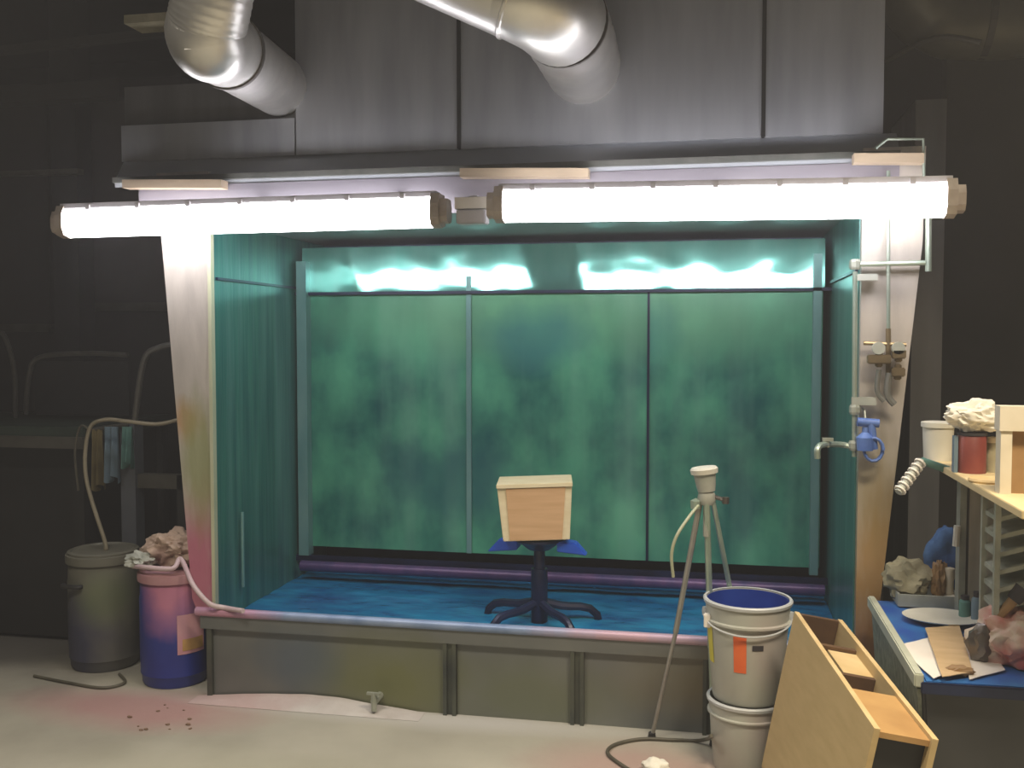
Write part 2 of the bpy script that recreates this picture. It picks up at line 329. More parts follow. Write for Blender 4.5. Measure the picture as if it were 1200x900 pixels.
# side posts (tapered flanges)
zb = .40
lp = [(X0, 2.33), (P(192, 280, Y0).x-.02, 2.33), (P(192, 280, Y0).x, P(192, 280, Y0).z), (P(228, 700, Y0).x, P(228, 700, Y0).z), (P(232, 712, Y0).x, zb-.02), (X0, zb-.02)]
MB().prism([(x, Y0-.02, z) for x, z in lp], (0, .04, 0)).build('side_post', M['flange'], B, loc=(0, 0, 0)).location = -V(B['_w'])
rp = [(X1+.005, 2.33), (P(1082, 285, Y0).x, 2.33), (P(1080, 285, Y0).x, P(1080, 285, Y0).z), (P(1028, 725, Y0).x, P(1028, 725, Y0).z), (P(1018, 860, Y0).x, 0), (X1+.005, 0)]
MB().prism([(x, Y0-.02, z) for x, z in rp], (0, .04, 0)).build('side_post', M['flange_r'], B, loc=(0, 0, 0)).location = -V(B['_w'])
MB().b2((X0-.06, Y0+.05, 0), (X0-.03, Y0+.10, .42)).build('post_leg', M['galv_dark'], B)
MB().b2((X0-.006, Y0-.03, .38), (X0+.010, Y0+.0, 2.08)).build('post_edge', M['edge'], B)
# inner walls in world coordinates so that the stains and painted light sit where they are
def bw(mb, nm, m, **k):
    o = mb.build(nm, M[m], B, loc=(0, 0, 0), **k); o.location = -V(B['_w']); return o
bw(MB().b2((X0-.03, Y0+.02, 0), (X0, 5.5, ZO+.01)), 'side_wall', 'side')
bw(MB().b2((X1, Y0+.02, 0), (X1+.03, 5.5, ZO+.01)), 'side_wall', 'side')
bw(MB().b2((X0, Y0+.0, ZO), (X1, 5.5, ZO+.02)), 'booth_ceiling', 'boothtop')
bw(MB().b2((X0, 5.42, 0), (X1, 5.5, ZO)), 'rear_wall', 'darkblue')
zw0, zw1 = .47, P(650, 341, Y1).z
c0 = P(550, 400, Y1).x; c1 = P(760, 400, Y1).x
xs = [X0+.04, c0, c1, X1-.03]
random.seed(3)
for i in range(3):
    a, b = xs[i], xs[i+1]
    def fn(u, v, a=a, b=b):
        x = a+.006+(b-a-.012)*u; z = zw0+(zw1-zw0)*v
        return V((x, Y1+.006*noise.noise(V((x*1.8, z*2.2, 3)))+.0015*math.sin(x*40+2*math.sin(z*3)), z))
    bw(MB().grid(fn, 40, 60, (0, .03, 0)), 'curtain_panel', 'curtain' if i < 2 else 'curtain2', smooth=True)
bw(MB().b2((c0-.014, Y1-.012, zw0), (c0+.012, Y1+.01, zw1+.08)), 'joint_strip', 'strip')
bw(MB().b2((c1-.006, Y1-.010, zw0), (c1+.006, Y1+.01, zw1-.01)), 'joint_strip', 'darkblue')
bw(MB().b2((X1-.085, Y1-.03, zw0-.03), (X1-.045, Y1+.01, 2.0)), 'corner_strip', 'strip')
bw(MB().b2((X0+.02, Y1-.06, zw0-.04), (X0+.075, Y1+.01, 2.0)), 'corner_strip', 'strip')
# weir plate above the curtain, leaning back and rippled
zr = 2.075
def wf(u, v):
    x = X0+.03+(X1-X0-.06)*u; z = zw1+(zr-zw1)*v
    rip = .0022*math.sin(x*2*math.pi/.31)*v*v+.0006*noise.noise(V((x*9, z*14, 1)))
    return V((x, Y1-.012+(z-zw1)*.055+rip, z))
bw(MB().grid(wf, 220, 24, (0, .02, 0)), 'weir_plate', 'weir', smooth=True)
bw(MB().b2((X0+.0, Y1-.030, zw1-.012), (X1-.0, Y1-.004, zw1+.004)), 'weir_edge', 'darkblue')
zs = P(300, 333, 4.6).z
bw(MB().b2((X0, Y0+.03, zs-.006), (X0+.012, Y1, zs+.006)), 'side_seam', 'darkblue')
bw(MB().b2((X1-.012, Y0+.03, zs-.006), (X1, Y1, zs+.006)), 'side_seam', 'darkblue')
tp = P(280, 640, 4.32)
bw(MB().tube([(X0+.02, 4.32, P(280, 600, 4.32).z), (X0+.02, 4.32, .42)], .008, 8), 'drain_rod', 'strip')
# tank
LZ = .385; TY = 4.03
bw(MB().b2((X0, TY, 0), (X1+.0, TY+.02, LZ-.02)), 'tank_front', 'tank')
bw(MB().b2((X0, 4.06, .03), (X1, 5.42, .05)), 'tank_bottom', 'darkblue')
bw(MB().tube([(X0-.05, TY-.02, LZ), (X1+.02, TY-.02, LZ)], .020, 12), 'tank_lip', 'lip', smooth=True)
bw(MB().b2((X0-.03, TY-.025, LZ-.075), (X1+.02, TY, LZ-.012)), 'lip_skirt', 'tank')
for u in (526, 676, 832):
    x = P(u, 790, TY-.03).x
    bw(MB().b2((x-.028, TY-.022, .0), (x-.012, TY, LZ-.075)).b2((x+.012, TY-.022, .0), (x+.028, TY, LZ-.075)).b2((x-.028, TY-.008, 0), (x+.028, TY, LZ-.075)), 'tank_rib', 'rib')
bw(MB().b2((X0-.004, TY-.02, 0), (X0+.02, TY, LZ-.075)), 'tank_rib', 'rib')
def wfn(u, v):
    x = X0+.002+(X1-X0-.004)*u; y = TY+.022+(5.41-TY-.022)*v
    return V((x, y, .305+.006*noise.noise(V((x*4, y*5, 0)))+.003*noise.noise(V((x*13, y*15, 0)))))
bw(MB().grid(wfn, 160, 80, (0, 0, -.05)), 'tank_water', 'water', smooth=True)
bw(MB().tube([(X0+.05, 4.93, .385), (X1-.02, 4.93, .385)], .028, 10), 'splash_rail', 'purple', smooth=True)
bw(MB().b2((X0, 4.98, .40), (X1, 5.0, .43)), 'splash_rail', 'darkblue')
# drain tap at the foot of the tank
d = P(441, 822, TY-.05)
tpz = d.z
bw(MB().tube([(d.x, TY, tpz+.01), (d.x, TY-.08, tpz+.01)], .016, 10).tube([(d.x, TY-.08, tpz+.045), (d.x, TY-.08, max(tpz-.03, .01))], .012, 10).b2((d.x-.03, TY-.09, tpz+.04), (d.x+.03, TY-.075, tpz+.05)), 'drain_tap', 'mesh')
# pipework on the right post
YP = Y0-.06
pp = lambda u, v, y=YP: P(u, v, y)
air = bw(MB().tube([pp(1041, 200), pp(1041, 385)], .007, 8).tube([pp(1004, 310), pp(1084, 308)], .010, 8).tube([pp(1002, 318), pp(1001, 535)], .010, 8).tube([pp(1088, 250), pp(1088, 318)], .012, 8), 'air_pipe', 'pipe', smooth=True)
bw(MB().tube([pp(1026, 174, 4.02), pp(1040, 163, 4.02), pp(1082, 163, 4.02), pp(1083, 215, 4.02)], .006, 8), 'air_pipe', 'pipe', smooth=True)
def sub(par, mb, nm, m, **k):
    o = mb.build(nm, M[m], par, loc=(0, 0, 0), **k); return o      # parent mesh is stored in world coordinates
c = pp(1016, 325); sub(air, MB().box(c, (.075, .03, .025)), 'pipe_clip', 'cup_g')
c = pp(1012, 470); sub(air, MB().box(c, (.09, .03, .03)), 'pipe_clip', 'cup_g')
for (u, v) in ((1002, 310), (1002, 480), (1001, 522)):
    c = pp(u, v); sub(air, MB().lathe(c, [(.018, -.02), (.022, -.01), (.022, .01), (.018, .02)], 8), 'pipe_joint', 'mesh')
reg = bw(MB().tube([pp(1012, 402), pp(1062, 404)], .008, 8).tube([pp(1041, 385), pp(1041, 440)], .010, 8), 'valve_manifold', 'brass')
for (u, v, w) in ((1030, 421, .085), (1052, 436, .05), (1053, 415, .05)):
    c = pp(u, v, YP-.02); sub(reg, MB().box(c, (w, .04, .035)).tube([c+V((0, 0, -.03)), c+V((0, 0, .03))], .015, 8), 'valve', 'brass', bev=.004)
for (u, v) in ((1029, 408), (1052, 408)):
    c = pp(u, v, YP-.02); sub(reg, MB().lathe(c, [(0, 0), (.024, 0), (.024, .02), (0, .02)], 16, Matrix.Rotation(math.pi/2, 3, 'X')), 'gauge', 'cup_g')
for (u, v, w) in ((1030, 448, .012), (1042, 452, .016)):
    sub(reg, MB().tube([pp(u, v-15, YP-.02), pp(u-2, v+10, YP-.02), pp(u+6, v+22, YP-.02)], w*.8, 8, smooth=4), 'drop_leg', 'pipe_d')
fa = bw(MB().tube([pp(1001, 524), pp(985, 521), pp(965, 521, YP-.12), pp(958, 526, YP-.16), pp(958, 537, YP-.16)], .012, 8, smooth=4), 'faucet', 'pipe', smooth=True)
c = pp(970, 515, YP-.1); sub(fa, MB().box(c, (.04, .02, .012)).tube([c, c-V((0, 0, .03))], .007, 6), 'tap_handle', 'mesh')
# galvanised return duct behind the right post
xa = P(1068, 400, 4.6).x; xb = P(1104, 400, 4.6).x
bw(MB().b2((xa, 4.6, 0), (xb, 5.2, 2.62)), 'return_duct', 'galv_dark')

# ================================================================== OBJECTS ON THE BOOTH
g = thing('spray_gun', pp(1016, 500, YP-.03), 'blue spray gun with a coiled blue hose hung on the right post beside the tap', 'spray gun')
a = pp(1014, 505, YP-.03)
MB().tube([a+V((-.03, 0, .035)), a+V((.05, 0, .03))], .017, 10).tube([a+V((.02, 0, .03)), a+V((.035, 0, -.07))], [.017, .013], 10).build('gun_body', M['gunblue'], g, smooth=True)
MB().lathe(a+V((0, 0, -.075)), [(0, 0), (.03, .0), (.033, .05), (.012, .07), (.012, .09), (0, .09)], 16).build('paint_cup', M['gunblue'], g, smooth=True)
hz = [a+V((.03+.035*math.cos(t), -.02, -.07+.045*math.sin(t))) for t in [k*.5 for k in range(30)]]
MB().tube([p+V((0, .001*i, 0)) for i, p in enumerate(hz)], .006, 6).build('coiled_hose', M['gunblue'], g, smooth=True)
MB().tube([a+V((0, 0, .04)), a+V((0, .02, .075)), a+V((0, .06, .08))], .004, 6).build('hook', M['mesh'], g)

# ------------------------------------------------------------------ fluorescent lamps
def lamp(ua, va, ub, vb, Y, label):
    A, Bp = P(ua, va, Y), P(ub, vb, Y); ax = (Bp-A).normalized(); ln = (Bp-A).length
    up = ax.cross(V((0, 1, 0))).normalized()*-1
    if up.z < 0: up = -up
    fw = V((0, 1, 0))
    Mx = Matrix((ax, fw, up)).transposed()
    t = thing('fluorescent_lamp', (A+Bp)/2, label, 'lamp', 'tube lamps over the booth opening')
    # lit diffuser: U profile
    pr = [(-.040, .062), (-.055, .045), (-.055, -.02), (-.042, -.048), (0, -.058), (.042, -.048), (.055, -.02), (.055, .045), (.040, .062)]
    MB().prism([A+Mx @ V((0, y, z)) for y, z in pr], ax*ln).build('diffuser', M['tube'], t)
    pb = [(-.040, .0625), (-.036, .085), (.036, .085), (.040, .0625)]
    MB().prism([A+Mx @ V((-.02, y, z)) for y, z in pb], ax*(ln+.04)).build('lamp_body', M['fixture'], t)
    for s, q in ((-1, A), (1, Bp)):
        pe = [(-.06, .034), (-.06, -.022), (-.045, -.05), (0, -.061), (.045, -.05), (.06, -.022), (.06, .034), (.042, .075), (-.042, .075)]
        e = MB(); e.prism([q+Mx @ V((s*.0, y, z)) for y, z in pe], ax*(s*.035)); e.prism([q+Mx @ V((s*.035, y*.72, z*.72)) for y, z in pe], ax*(s*.03))
        e.build('end_cap', M['cap'], t)
    for k in (.12, .5, .88):
        q = A+ax*ln*k+up*.085
        MB().hexa([q+Mx @ V((x, y, 0)) for x, y in ((-.015, -.02), (.015, -.02), (.015, .02), (-.015, .02))]+[V((q.x+x, Y0-.015+y, q.z+.02)) for x, y in ((-.015, -.02), (.015, -.02), (.015, .0), (-.015, .0))]).build('bracket', M['fixture'], t)
    n = 7
    for k in range(n):
        q = A+ax*ln*(k+.5)/n
        for s in (-1, ):
            MB().box(q+Mx @ V((0, s*.044, .066)), (.02, .010, .022), Mx).build('clip', M['fixture'], t)
    return t
lamp(82, 263, 508, 250, 3.90, 'long lit fluorescent lamp, the left of the two over the booth opening')
lamp(592, 243, 1106, 236, 3.78, 'long lit fluorescent lamp, the right of the two, reaching past the right post')
q = P(554, 246, 3.92)
jb = thing('junction_box', q, 'small grey connector box between the two fluorescent lamps', 'junction box')
MB().box(q+V((0, 0, -.03)), (.12, .07, .055)).build('box_body', M['fixture'], jb, bev=.004)
MB().box(q+V((0, -.0, .025)), (.135, .06, .045)).build('reflector', M['paper'], jb)
MB().box(q+V((0, .07, .05)), (.03, .12, .02)).build('bracket', M['fixture'], jb)

# ------------------------------------------------------------------ ducts
t = thing('exhaust_duct', P(330, 105, 4.2), 'silver flexible duct with a sharp elbow, above the left lamp', 'duct', 'shiny ducts into the casing')
rib = lambda i: 1+.010*math.sin(i*2.1)
pa, pb_, pc_, pd = P(272, -150, 3.05), P(252, -20, 3.05), P(240, 42, 3.1), P(330, 103, 4.2)
MB().tube([pa, pb_, pc_+(pb_-pc_)*.10], .128, 32, smooth=26, ribs=rib).build('duct_hose', M['duct'], t, smooth=True)
kk = pc_+(pd-pc_)*.16
MB().tube([pc_+(pb_-pc_)*.12, pc_+(pb_-pc_)*.05, pc_+V((.0, .03, -.01)), kk+V((0, -.01, 0)), kk+(pd-pc_)*.08], [.129, .130, .132, .133, .132], 32, smooth=4).build('elbow', M['duct'], t, smooth=True)
MB().tube([kk+(pd-pc_)*.07, pc_+(pd-pc_)*.6, pd], .130, 32, smooth=20, ribs=rib).build('duct_hose', M['duct'], t, smooth=True)
MB().tube([kk+(pd-pc_)*.055, kk+(pd-pc_)*.075], .138, 32).build('joint_ring', M['duct_d'], t)
t = thing('exhaust_duct', P(684, 88, 4.2), 'silver segmented duct curving down from the top centre into the casing', 'duct', 'shiny ducts into the casing')
MB().tube([P(380, -110, 3.25), P(500, -58, 3.3), P(608, -10, 3.35)], .1622, 32, smooth=3).build('duct_pipe', M['duct'], t, smooth=True)
ra = P(608, -10, 3.35); rd = (ra-P(500, -58, 3.3)).normalized()
MB().tube([ra-rd*.016, ra-rd*.010, ra-rd*.002, ra+rd*.004], [.163, .168, .168, .163], 32, cap=False).build('joint_ring', M['duct'], t)
seg = [P(608, -10, 3.35), P(641, 8, 3.42), P(660, 26, 3.56), P(672, 50, 3.78), P(680, 70, 4.0), P(686, 84, 4.22)]
MB().tube([ra-rd*.14, ra-rd*.05]+[ra+rd*.02]+seg[1:3], [.160, .1615, .1625, .162, .160], 32, smooth=6).build('elbow', M['duct'], t, smooth=True)
MB().tube(seg[2:], [.158, .156, .152, .150], 32, smooth=7, ribs=lambda i: 1+.025*(i % 4 == 0)).build('duct_hose', M['duct'], t, smooth=True)
MB().tube([seg[2]-(seg[3]-seg[2])*.02, seg[2]+(seg[3]-seg[2])*.04], .161, 32).build('joint_ring', M['duct_d'], t)
# big dull duct top right and its stay
t = thing('ventilation_duct', P(1150, 20, 4.8), 'large dull olive round duct high at the top right corner', 'duct')
MB().tube([P(1062, -40, 4.7), P(1085, 5, 4.75), P(1140, 25, 4.8), P(1300, 10, 4.8)], .17, 20, smooth=8, ribs=lambda i: 1+.02*math.sin(i*1.5)).build('duct_pipe', M['olive'], t, smooth=True)
MB().tube([P(1150, 22, 4.8), P(1158, 22, 4.8)], .18, 20).build('joint_ring', M['beam'], t)
tag(MB().tube([P(1038, 72, 4.9), P(1096, 44, 4.6), P(1150, 50, 4.5)], .012, 8, smooth=4).build('conduit', M['dtube'], smooth=True), 'thin grey conduit crossing beneath the big olive duct', 'pipe')
# roof beams upper left
tb = P(100, 50, 4.7)
def beam(a, b, h, dd, nm, lab):
    a, b = V(a), V(b)
    o = MB().hexa([a+V((0, 0, -h)), b+V((0, 0, -h)), b+V((0, dd, -h)), a+V((0, dd, -h)), a, b, b+V((0, dd, 0)), a+V((0, dd, 0))]).build(nm, M['beam']); return o
o = beam(P(-60, 60, 4.7), P(206, 30, 4.7), .04, .05, 'trim_1', ''); o['kind'] = 'structure'
o = beam(P(-60, 105, 5.2), P(140, 92, 5.2), .10, .1, 'trim_2', ''); o['kind'] = 'structure'
o = MB().b2((P(62, 300, 5.3).x, 5.3, 0), (P(92, 300, 5.3).x, 5.45, 3.6)).build('trim_3', M['cabinet']); o['kind'] = 'structure'
o = MB().b2((P(-60, 205, 5.25).x, 5.25, P(40, 205, 5.25).z), (P(92, 205, 5.25).x, 5.3, P(40, 199, 5.25).z)).build('trim_4', M['dtube']); o['kind'] = 'structure'
o = MB().b2((P(145, 14, 4.2).x, 4.2, P(170, 26, 4.2).z), (P(200, 14, 4.2).x, 4.35, P(170, 16, 4.2).z)).build('duct_bracket', M['tan']); tag(o, 'tan bracket plate high beside the left silver duct', 'bracket')

# ================================================================== LEFT SIDE
def wall_panel(u0, u1, v0, v1, Y, m, lab):
    a, b = P(u0, v0, Y), P(u1, v1, Y)
    t = thing('cladding_panel', ((a.x+b.x)/2, Y, b.z), lab, 'panel', 'dim wall panels left of the booth')
    MB().b2((a.x, Y, a.z), (b.x, Y+.04, b.z)).build('sheet', M[m], t)
    MB().b2((a.x, Y-.02, b.z-.02), (b.x, Y+.04, b.z+.03)).build('bottom_rail', M['dtube'], t)
    return t
wall_panel(-80, 60, 122, 385, 5.6, 'dark_wall', 'dark wall panel at the far left edge behind the green bench')
wall_panel(95, 205, 110, 360, 5.6, 'panel', 'brownish wall panel between the dark pillar and the left post')
# support behind: stud frame that carries the panels
o = MB().b2((P(-90, 90, 5.7).x, 5.68, 0), (P(215, 90, 5.7).x, 5.76, 3.2)).build('wall_rear_partition', M['dark_wall']); o['kind'] = 'structure'

# bench
bz = P(50, 470, 4.9).z
t = thing('workbench', (P(20, 500, 4.7).x, 4.7, 0), 'dark green workbench standing at the far left', 'workbench')
xr = P(98, 500, 4.5).x
zt_ = PZ(60, 500, .0)
ztop = P(60, 500, 4.5).z
MB().b2((-4.6, 4.5, ztop-.06), (xr, 5.35, ztop)).build('bench_top', M['bench'], t, bev=.006)
MB().b2((-4.6, 4.49, ztop-.11), (xr, 4.51, ztop-.05)).build('front_rail', M['dtube'], t)
MB().b2((-4.55, 4.62, .02), (xr-.06, 5.3, ztop-.06)).build('cabinet_body', M['cabinet'], t)
for x in (-4.5, xr-.05):
    for y in (4.55, 5.3): MB().b2((x-.03, y-.03, 0), (x+.03, y+.03, ztop-.05)).build('leg', M['cabinet'], t)
# chair-like bent tube frames on / behind the bench
def hoop(ps, Y, lab, group=None):
    t = thing('tube_frame', P(ps[0][0], ps[0][1], Y), lab, 'frame', group)
    MB().tube([P(u, v, Y) for u, v in ps], .014, 8, smooth=6).build('bent_tube', M['dtube'], t, smooth=True)
    return t
t = hoop([(30, 486), (34, 440), (46, 419), (100, 414), (150, 416)], 4.9, 'dull bent tube frame standing on the green bench')
MB().b2((P(40, 425, 4.92).x, 4.92, P(40, 486, 4.9).z), (P(150, 425, 4.92).x, 4.95, P(150, 424, 4.92).z)).build('back_panel', M['cabinet'], t)
t = hoop([(-20, 470), (-12, 410), (2, 390), (16, 430), (18, 490)], 4.95, 'dull bent tube hoop at the very left edge of the bench')
t = thing('folding_trolley', (P(160, 600, 4.6).x, 4.6, 0), 'grey tube trolley behind the blue drum, left of the booth post', 'trolley')
MB().tube([P(157, 500, 4.6), P(168, 425, 4.6), P(185, 408, 4.62), P(215, 402, 4.7)], .016, 8, smooth=6).build('handle', M['dtube'], t, smooth=True)
zz = P(155, 500, 4.6)
MB().b2((P(143, 500, 4.6).x, 4.58, 0), (P(160, 500, 4.6).x, 4.66, zz.z+.02)).build('upright', M['gpost'], t)
MB().b2((P(143, 500, 4.6).x, 4.60, P(170, 572, 4.6).z), (P(222, 500, 4.6).x, 4.66, P(170, 556, 4.6).z)).build('cross_bar', M['dtube'], t)
MB().b2((P(206, 500, 4.6).x, 4.60, 0), (P(216, 500, 4.6).x, 4.66, P(170, 556, 4.6).z)).build('upright', M['cabinet'], t)
MB().tube([P(100, 505, 4.56), P(150, 497, 4.56)], .010, 8).build('hanging_bar', M['dtube'], t)
def hang(u0, u1, v0, v1, Y, m, name, lab, cat, seed):
    a, b = P(u0, v0, Y), P(u1, v1, Y)
    def f(u, v):
        x = a.x+(b.x-a.x)*u; z = a.z+(b.z-a.z)*v + .02*math.sin(u*9+seed)*v
        return V((x, Y+.02*math.sin(u*14+seed)*(.4+v), z))
    o = MB().grid(f, 20, 14, (0, .008, 0)).build(name, M[m], smooth=True); return tag(o, lab, cat)
hang(106, 120, 503, 572, 4.55, 'ochre', 'rag', 'ochre rag hanging beside the pale blue cloth, left of booth', 'cloth', 1)
hang(121, 139, 500, 562, 4.52, 'clothb', 'rag', 'pale blue cloth hanging over the trolley bar', 'cloth', 2)
hang(143, 156, 500, 545, 4.55, 'teal_m', 'rag', 'teal cloth hanging on the trolley upright', 'cloth', 3)
# grey drum
def drum_at(u, v, r):
    p = PZ(u, v, 0); return V((p.x, p.y+r*.9, 0))
def drum(p, r, h, lab, body, ring, label_cb=None, handle=None, lid=True):
    t = thing('drum', p, lab, 'drum', 'lidded plastic drums left of the booth')
    prof = [(0, 0), (r*.88, 0), (r*.94, .015), (r*.96, .05), (r*.99, .055), (r*.99, h*.2), (r*1.0, h*.22), (r*1.0, h*.75), (r*.98, h*.78), (r*.97, h-.05), (r*.9, h-.03), (r*.9, h-.012)]
    MB().lathe(p, prof, 40).build('drum_body', M[body], t, smooth=True)
    MB().lathe(p, [(r*.95, h-.055), (r*1.04, h-.05), (r*1.05, h-.03), (r*1.04, h-.012), (r*.95, h-.008)], 40).build('clamp_ring', M[ring], t, smooth=True)
    MB().lathe(p, [(0, h-.02), (r*.98, h-.02), (r*.99, h+.0), (r*.9, h+.006), (r*.86, h-.004), (r*.3, h-.004), (0, h-.002)], 40).build('lid', M[ring], t, smooth=True)
    return t
pg = drum_at(102, 789, .165); hg = .60
# top of the grey drum sits at v=640
t = drum(pg, .165, 1.6-(642-395)*(_F.dot(pg-_C))/FPX, 'grey plastic drum with stained blue base, farther left of the two drums', 'greydrum', 'greydrum')
hp = pg+V((-.06, -.162, .42))
MB().tube([hp+V((-.05, .01, 0)), hp+V((-.04, -.012, 0)), hp+V((.04, -.018, 0)), hp+V((.05, 0, 0))], .011, 8, smooth=4).build('handle', M['cabinet'], t, smooth=True)
GH = 1.6-(642-395)*(_F.dot(pg-_C))/FPX
pb = drum_at(187, 808, .155)
BH = 1.6-(662-395)*(_F.dot(pb-_C))/FPX
t = drum(pb, .155, BH, 'blue plastic drum misted pink, beside the booth with rags on its lid', 'bluedrum', 'pinkmix')
def lab_fn(p, r, a0, a1, z0, z1):
    def f(u, v):
        a = a0+(a1-a0)*u; return V((p.x+r*math.cos(a), p.y+r*math.sin(a), p.z+z0+(z1-z0)*v))
    return f
am = math.atan2(-pb.y, -pb.x)   # toward the camera
lb = MB().grid(lab_fn(pb, .1575, am+.06, am+.92, BH*.30, BH*.64), 14, 4).build('drum_label', M['lab_pink'], t, smooth=True)
MB().grid(lab_fn(pb, .159, am+.20, am+.86, BH*.33, BH*.43), 12, 2).build('printed_field', M['lab_yel'], lb, loc=V(pb), smooth=True)
# rags on the blue drum: one heap of crumpled cloth
o = MB().blob(pb+V((.01, 0, BH+.085)), (.125, .10, .085), 4, .42, 2.6, 5, -.078).build('rag', M['rag'], smooth=True, loc=pb+V((0, 0, BH+.004)))
tag(o, 'crumpled pinkish tan rag heaped on the blue drum', 'cloth')
o = MB().blob(pb+V((-.115, -.09, BH+.045)), (.07, .05, .035), 9, .5, 3, 4, -.037).build('rag', M['cup_g'], smooth=True)
tag(o, 'small grey white rag on the left edge of the blue drum lid', 'cloth')
# hoses
def hose(name, pts, r, m, lab, cat='hose', sm=8):
    o = MB().tube(pts, r, 10, smooth=sm).build(name, M[m], smooth=True); return tag(o, lab, cat)
hose('hose', [pb+V((-.15, -.10, BH+.018)), pb+V((-.05, -.16, BH+.03)), pb+V((.08, -.15, BH+.028)), P(212, 655, pb.y-.10), P(226, 685, 3.98), P(245, 707, 3.97), PZ(262, 712, .41), PZ(285, 716, .413)], .011, 'hose_p', 'pink-white hose running from the blue drum onto the tank lip')
hose('hose', [P(215, 490, 4.45), P(185, 497, 4.42), P(150, 494, 4.40), P(122, 492, 4.40), P(104, 505, 4.40), P(101, 560, 4.38), V((pg.x+.01, pg.y+.0, P(101, 632, 4.38).z)), V((pg.x+.01, pg.y, GH+.004))], .010, 'hose_t', 'tan hose arching over the trolley and dropping into the grey drum')
hose('hose', [P(104, 503, 4.41), P(94, 500, 4.43), P(88, 530, 4.44), P(92, 575, 4.44)], .006, 'cable', 'dark thin hose end hanging beside the tan hose')
hose('cable', [PZ(40, 792, .008), PZ(80, 800, .008), PZ(120, 806, .008), PZ(146, 800, .008), PZ(140, 790, .008)], .007, 'cable', 'dark cable lying on the floor before the two drums', 'cable')
# dust ridge along the tank
def df(u, v):
    x = X0-.05+1.05*u; y = TY-.01-.10*v
    return V((x, y, .002+.045*math.sin(math.pi*min(1, u*1.02))*(1-v)**.8*(.8+.3*noise.noise(V((x*6, y*9, 0)))) if 0 < u < 1 else .002))
o = MB().grid(df, 60, 8, (0, 0, -.001)).build('overspray_dust', M['dust'], smooth=True); tag(o, 'pale pinkish overspray dust drifted along the left foot of the tank', 'dust', kind='stuff')

# ================================================================== CENTRE: turntable stand and box
sy = 4.42
base = P(632, 718, sy); bx = base.x
t = thing('turntable_stand', (bx, sy, .05), 'blue-black pedestal stand rising from the tank under the wooden box', 'stand')
top = P(632, 628, sy).z
MB().tube([(bx, sy, .05), (bx, sy, top-.05)], .026, 12).build('pole', M['darkblue'], t, smooth=True)
MB().tube([(bx, sy, .30), (bx, sy, .55)], .038, 12).build('sleeve', M['darkblue'], t, smooth=True)
for ang in (20, 95, 160, 230, 310):
    a = math.radians(ang); dx, dy = math.cos(a), math.sin(a); L_ = .27
    MB().tube([(bx, sy, .40), (bx+dx*.1, sy+dy*.1, .375), (bx+dx*L_, sy+dy*L_*.9, .33), (bx+dx*(L_+.02), sy+dy*(L_+.0)*.9, .05)], [.02, .02, .018, .016], 8, smooth=4).build('leg', M['darkblue'], t, smooth=True)
MB().lathe((bx, sy, top-.06), [(0, 0), (.05, 0), (.09, .03), (.12, .045), (.12, .055), (0, .055)], 24).build('turntable', M['darkblue'], t, smooth=True)
for s in (-1, 1):
    a = V((bx+s*.09, sy-.02, top-.03)); b = V((bx+s*.225, sy-.05, top-.045))
    MB().hexa([a+V((0, -.05, -.025)), b+V((0, -.03, -.02)), b+V((0, .03, -.02)), a+V((0, .05, -.025)), a+V((0, -.05, .02)), b+V((-s*.05, -.03, .035)), b+V((-s*.05, .03, .035)), a+V((0, .05, .02))]).build('support_arm', M['blue'], t, bev=.004, label='bright blue support arm')
# the box: front frame, recessed panel
fx = P(628, 595, sy).x; zt2 = P(628, 569, sy-.12).z; zb2 = top-.003
t = thing('wooden_box', (fx, sy, zb2), 'small pale wooden box standing on the blue turntable in the booth', 'box')
RZ = Matrix.Rotation(math.radians(9), 3, 'Z') @ Matrix.Rotation(math.radians(-2.2), 3, 'Y')
hgt = zt2-zb2; ctr = V((fx, sy, zb2+hgt/2+.006))
def bxp(x, y, z): return ctr+RZ @ V((x, y, z))
w2, d2, h2 = .158, .125, hgt/2
tw = 1.045
MB().hexa([bxp(-w2*.93, -d2, -h2), bxp(w2*.93, -d2, -h2), bxp(w2*.93, d2, -h2), bxp(-w2*.93, d2, -h2), bxp(-w2*tw, -d2, h2-.012), bxp(w2*tw, -d2, h2-.012), bxp(w2*tw, d2, h2-.012), bxp(-w2*tw, d2, h2-.012)]).build('carcass', M['wood_l'], t, bev=.003)
MB().hexa([bxp(-w2*1.06, -d2-.012, h2-.014), bxp(w2*1.06, -d2-.012, h2-.014), bxp(w2*1.06, d2, h2-.014), bxp(-w2*1.06, d2, h2-.014), bxp(-w2*1.06, -d2-.012, h2+.004), bxp(w2*1.06, -d2-.012, h2+.004), bxp(w2*1.06, d2, h2+.004), bxp(-w2*1.06, d2, h2+.004)]).build('lid', M['wood_l'], t, bev=.002)
MB().hexa([bxp(-w2*.74, -d2-.006, -h2+.004), bxp(w2*.72, -d2-.006, -h2+.004), bxp(w2*.72, -d2+.002, -h2+.004), bxp(-w2*.74, -d2+.002, -h2+.004), bxp(-w2*.80, -d2-.006, h2-.016), bxp(w2*.86, -d2-.006, h2-.016), bxp(w2*.86, -d2+.002, h2-.016), bxp(-w2*.80, -d2+.002, h2-.016)]).build('front_panel', M['wood'], t)

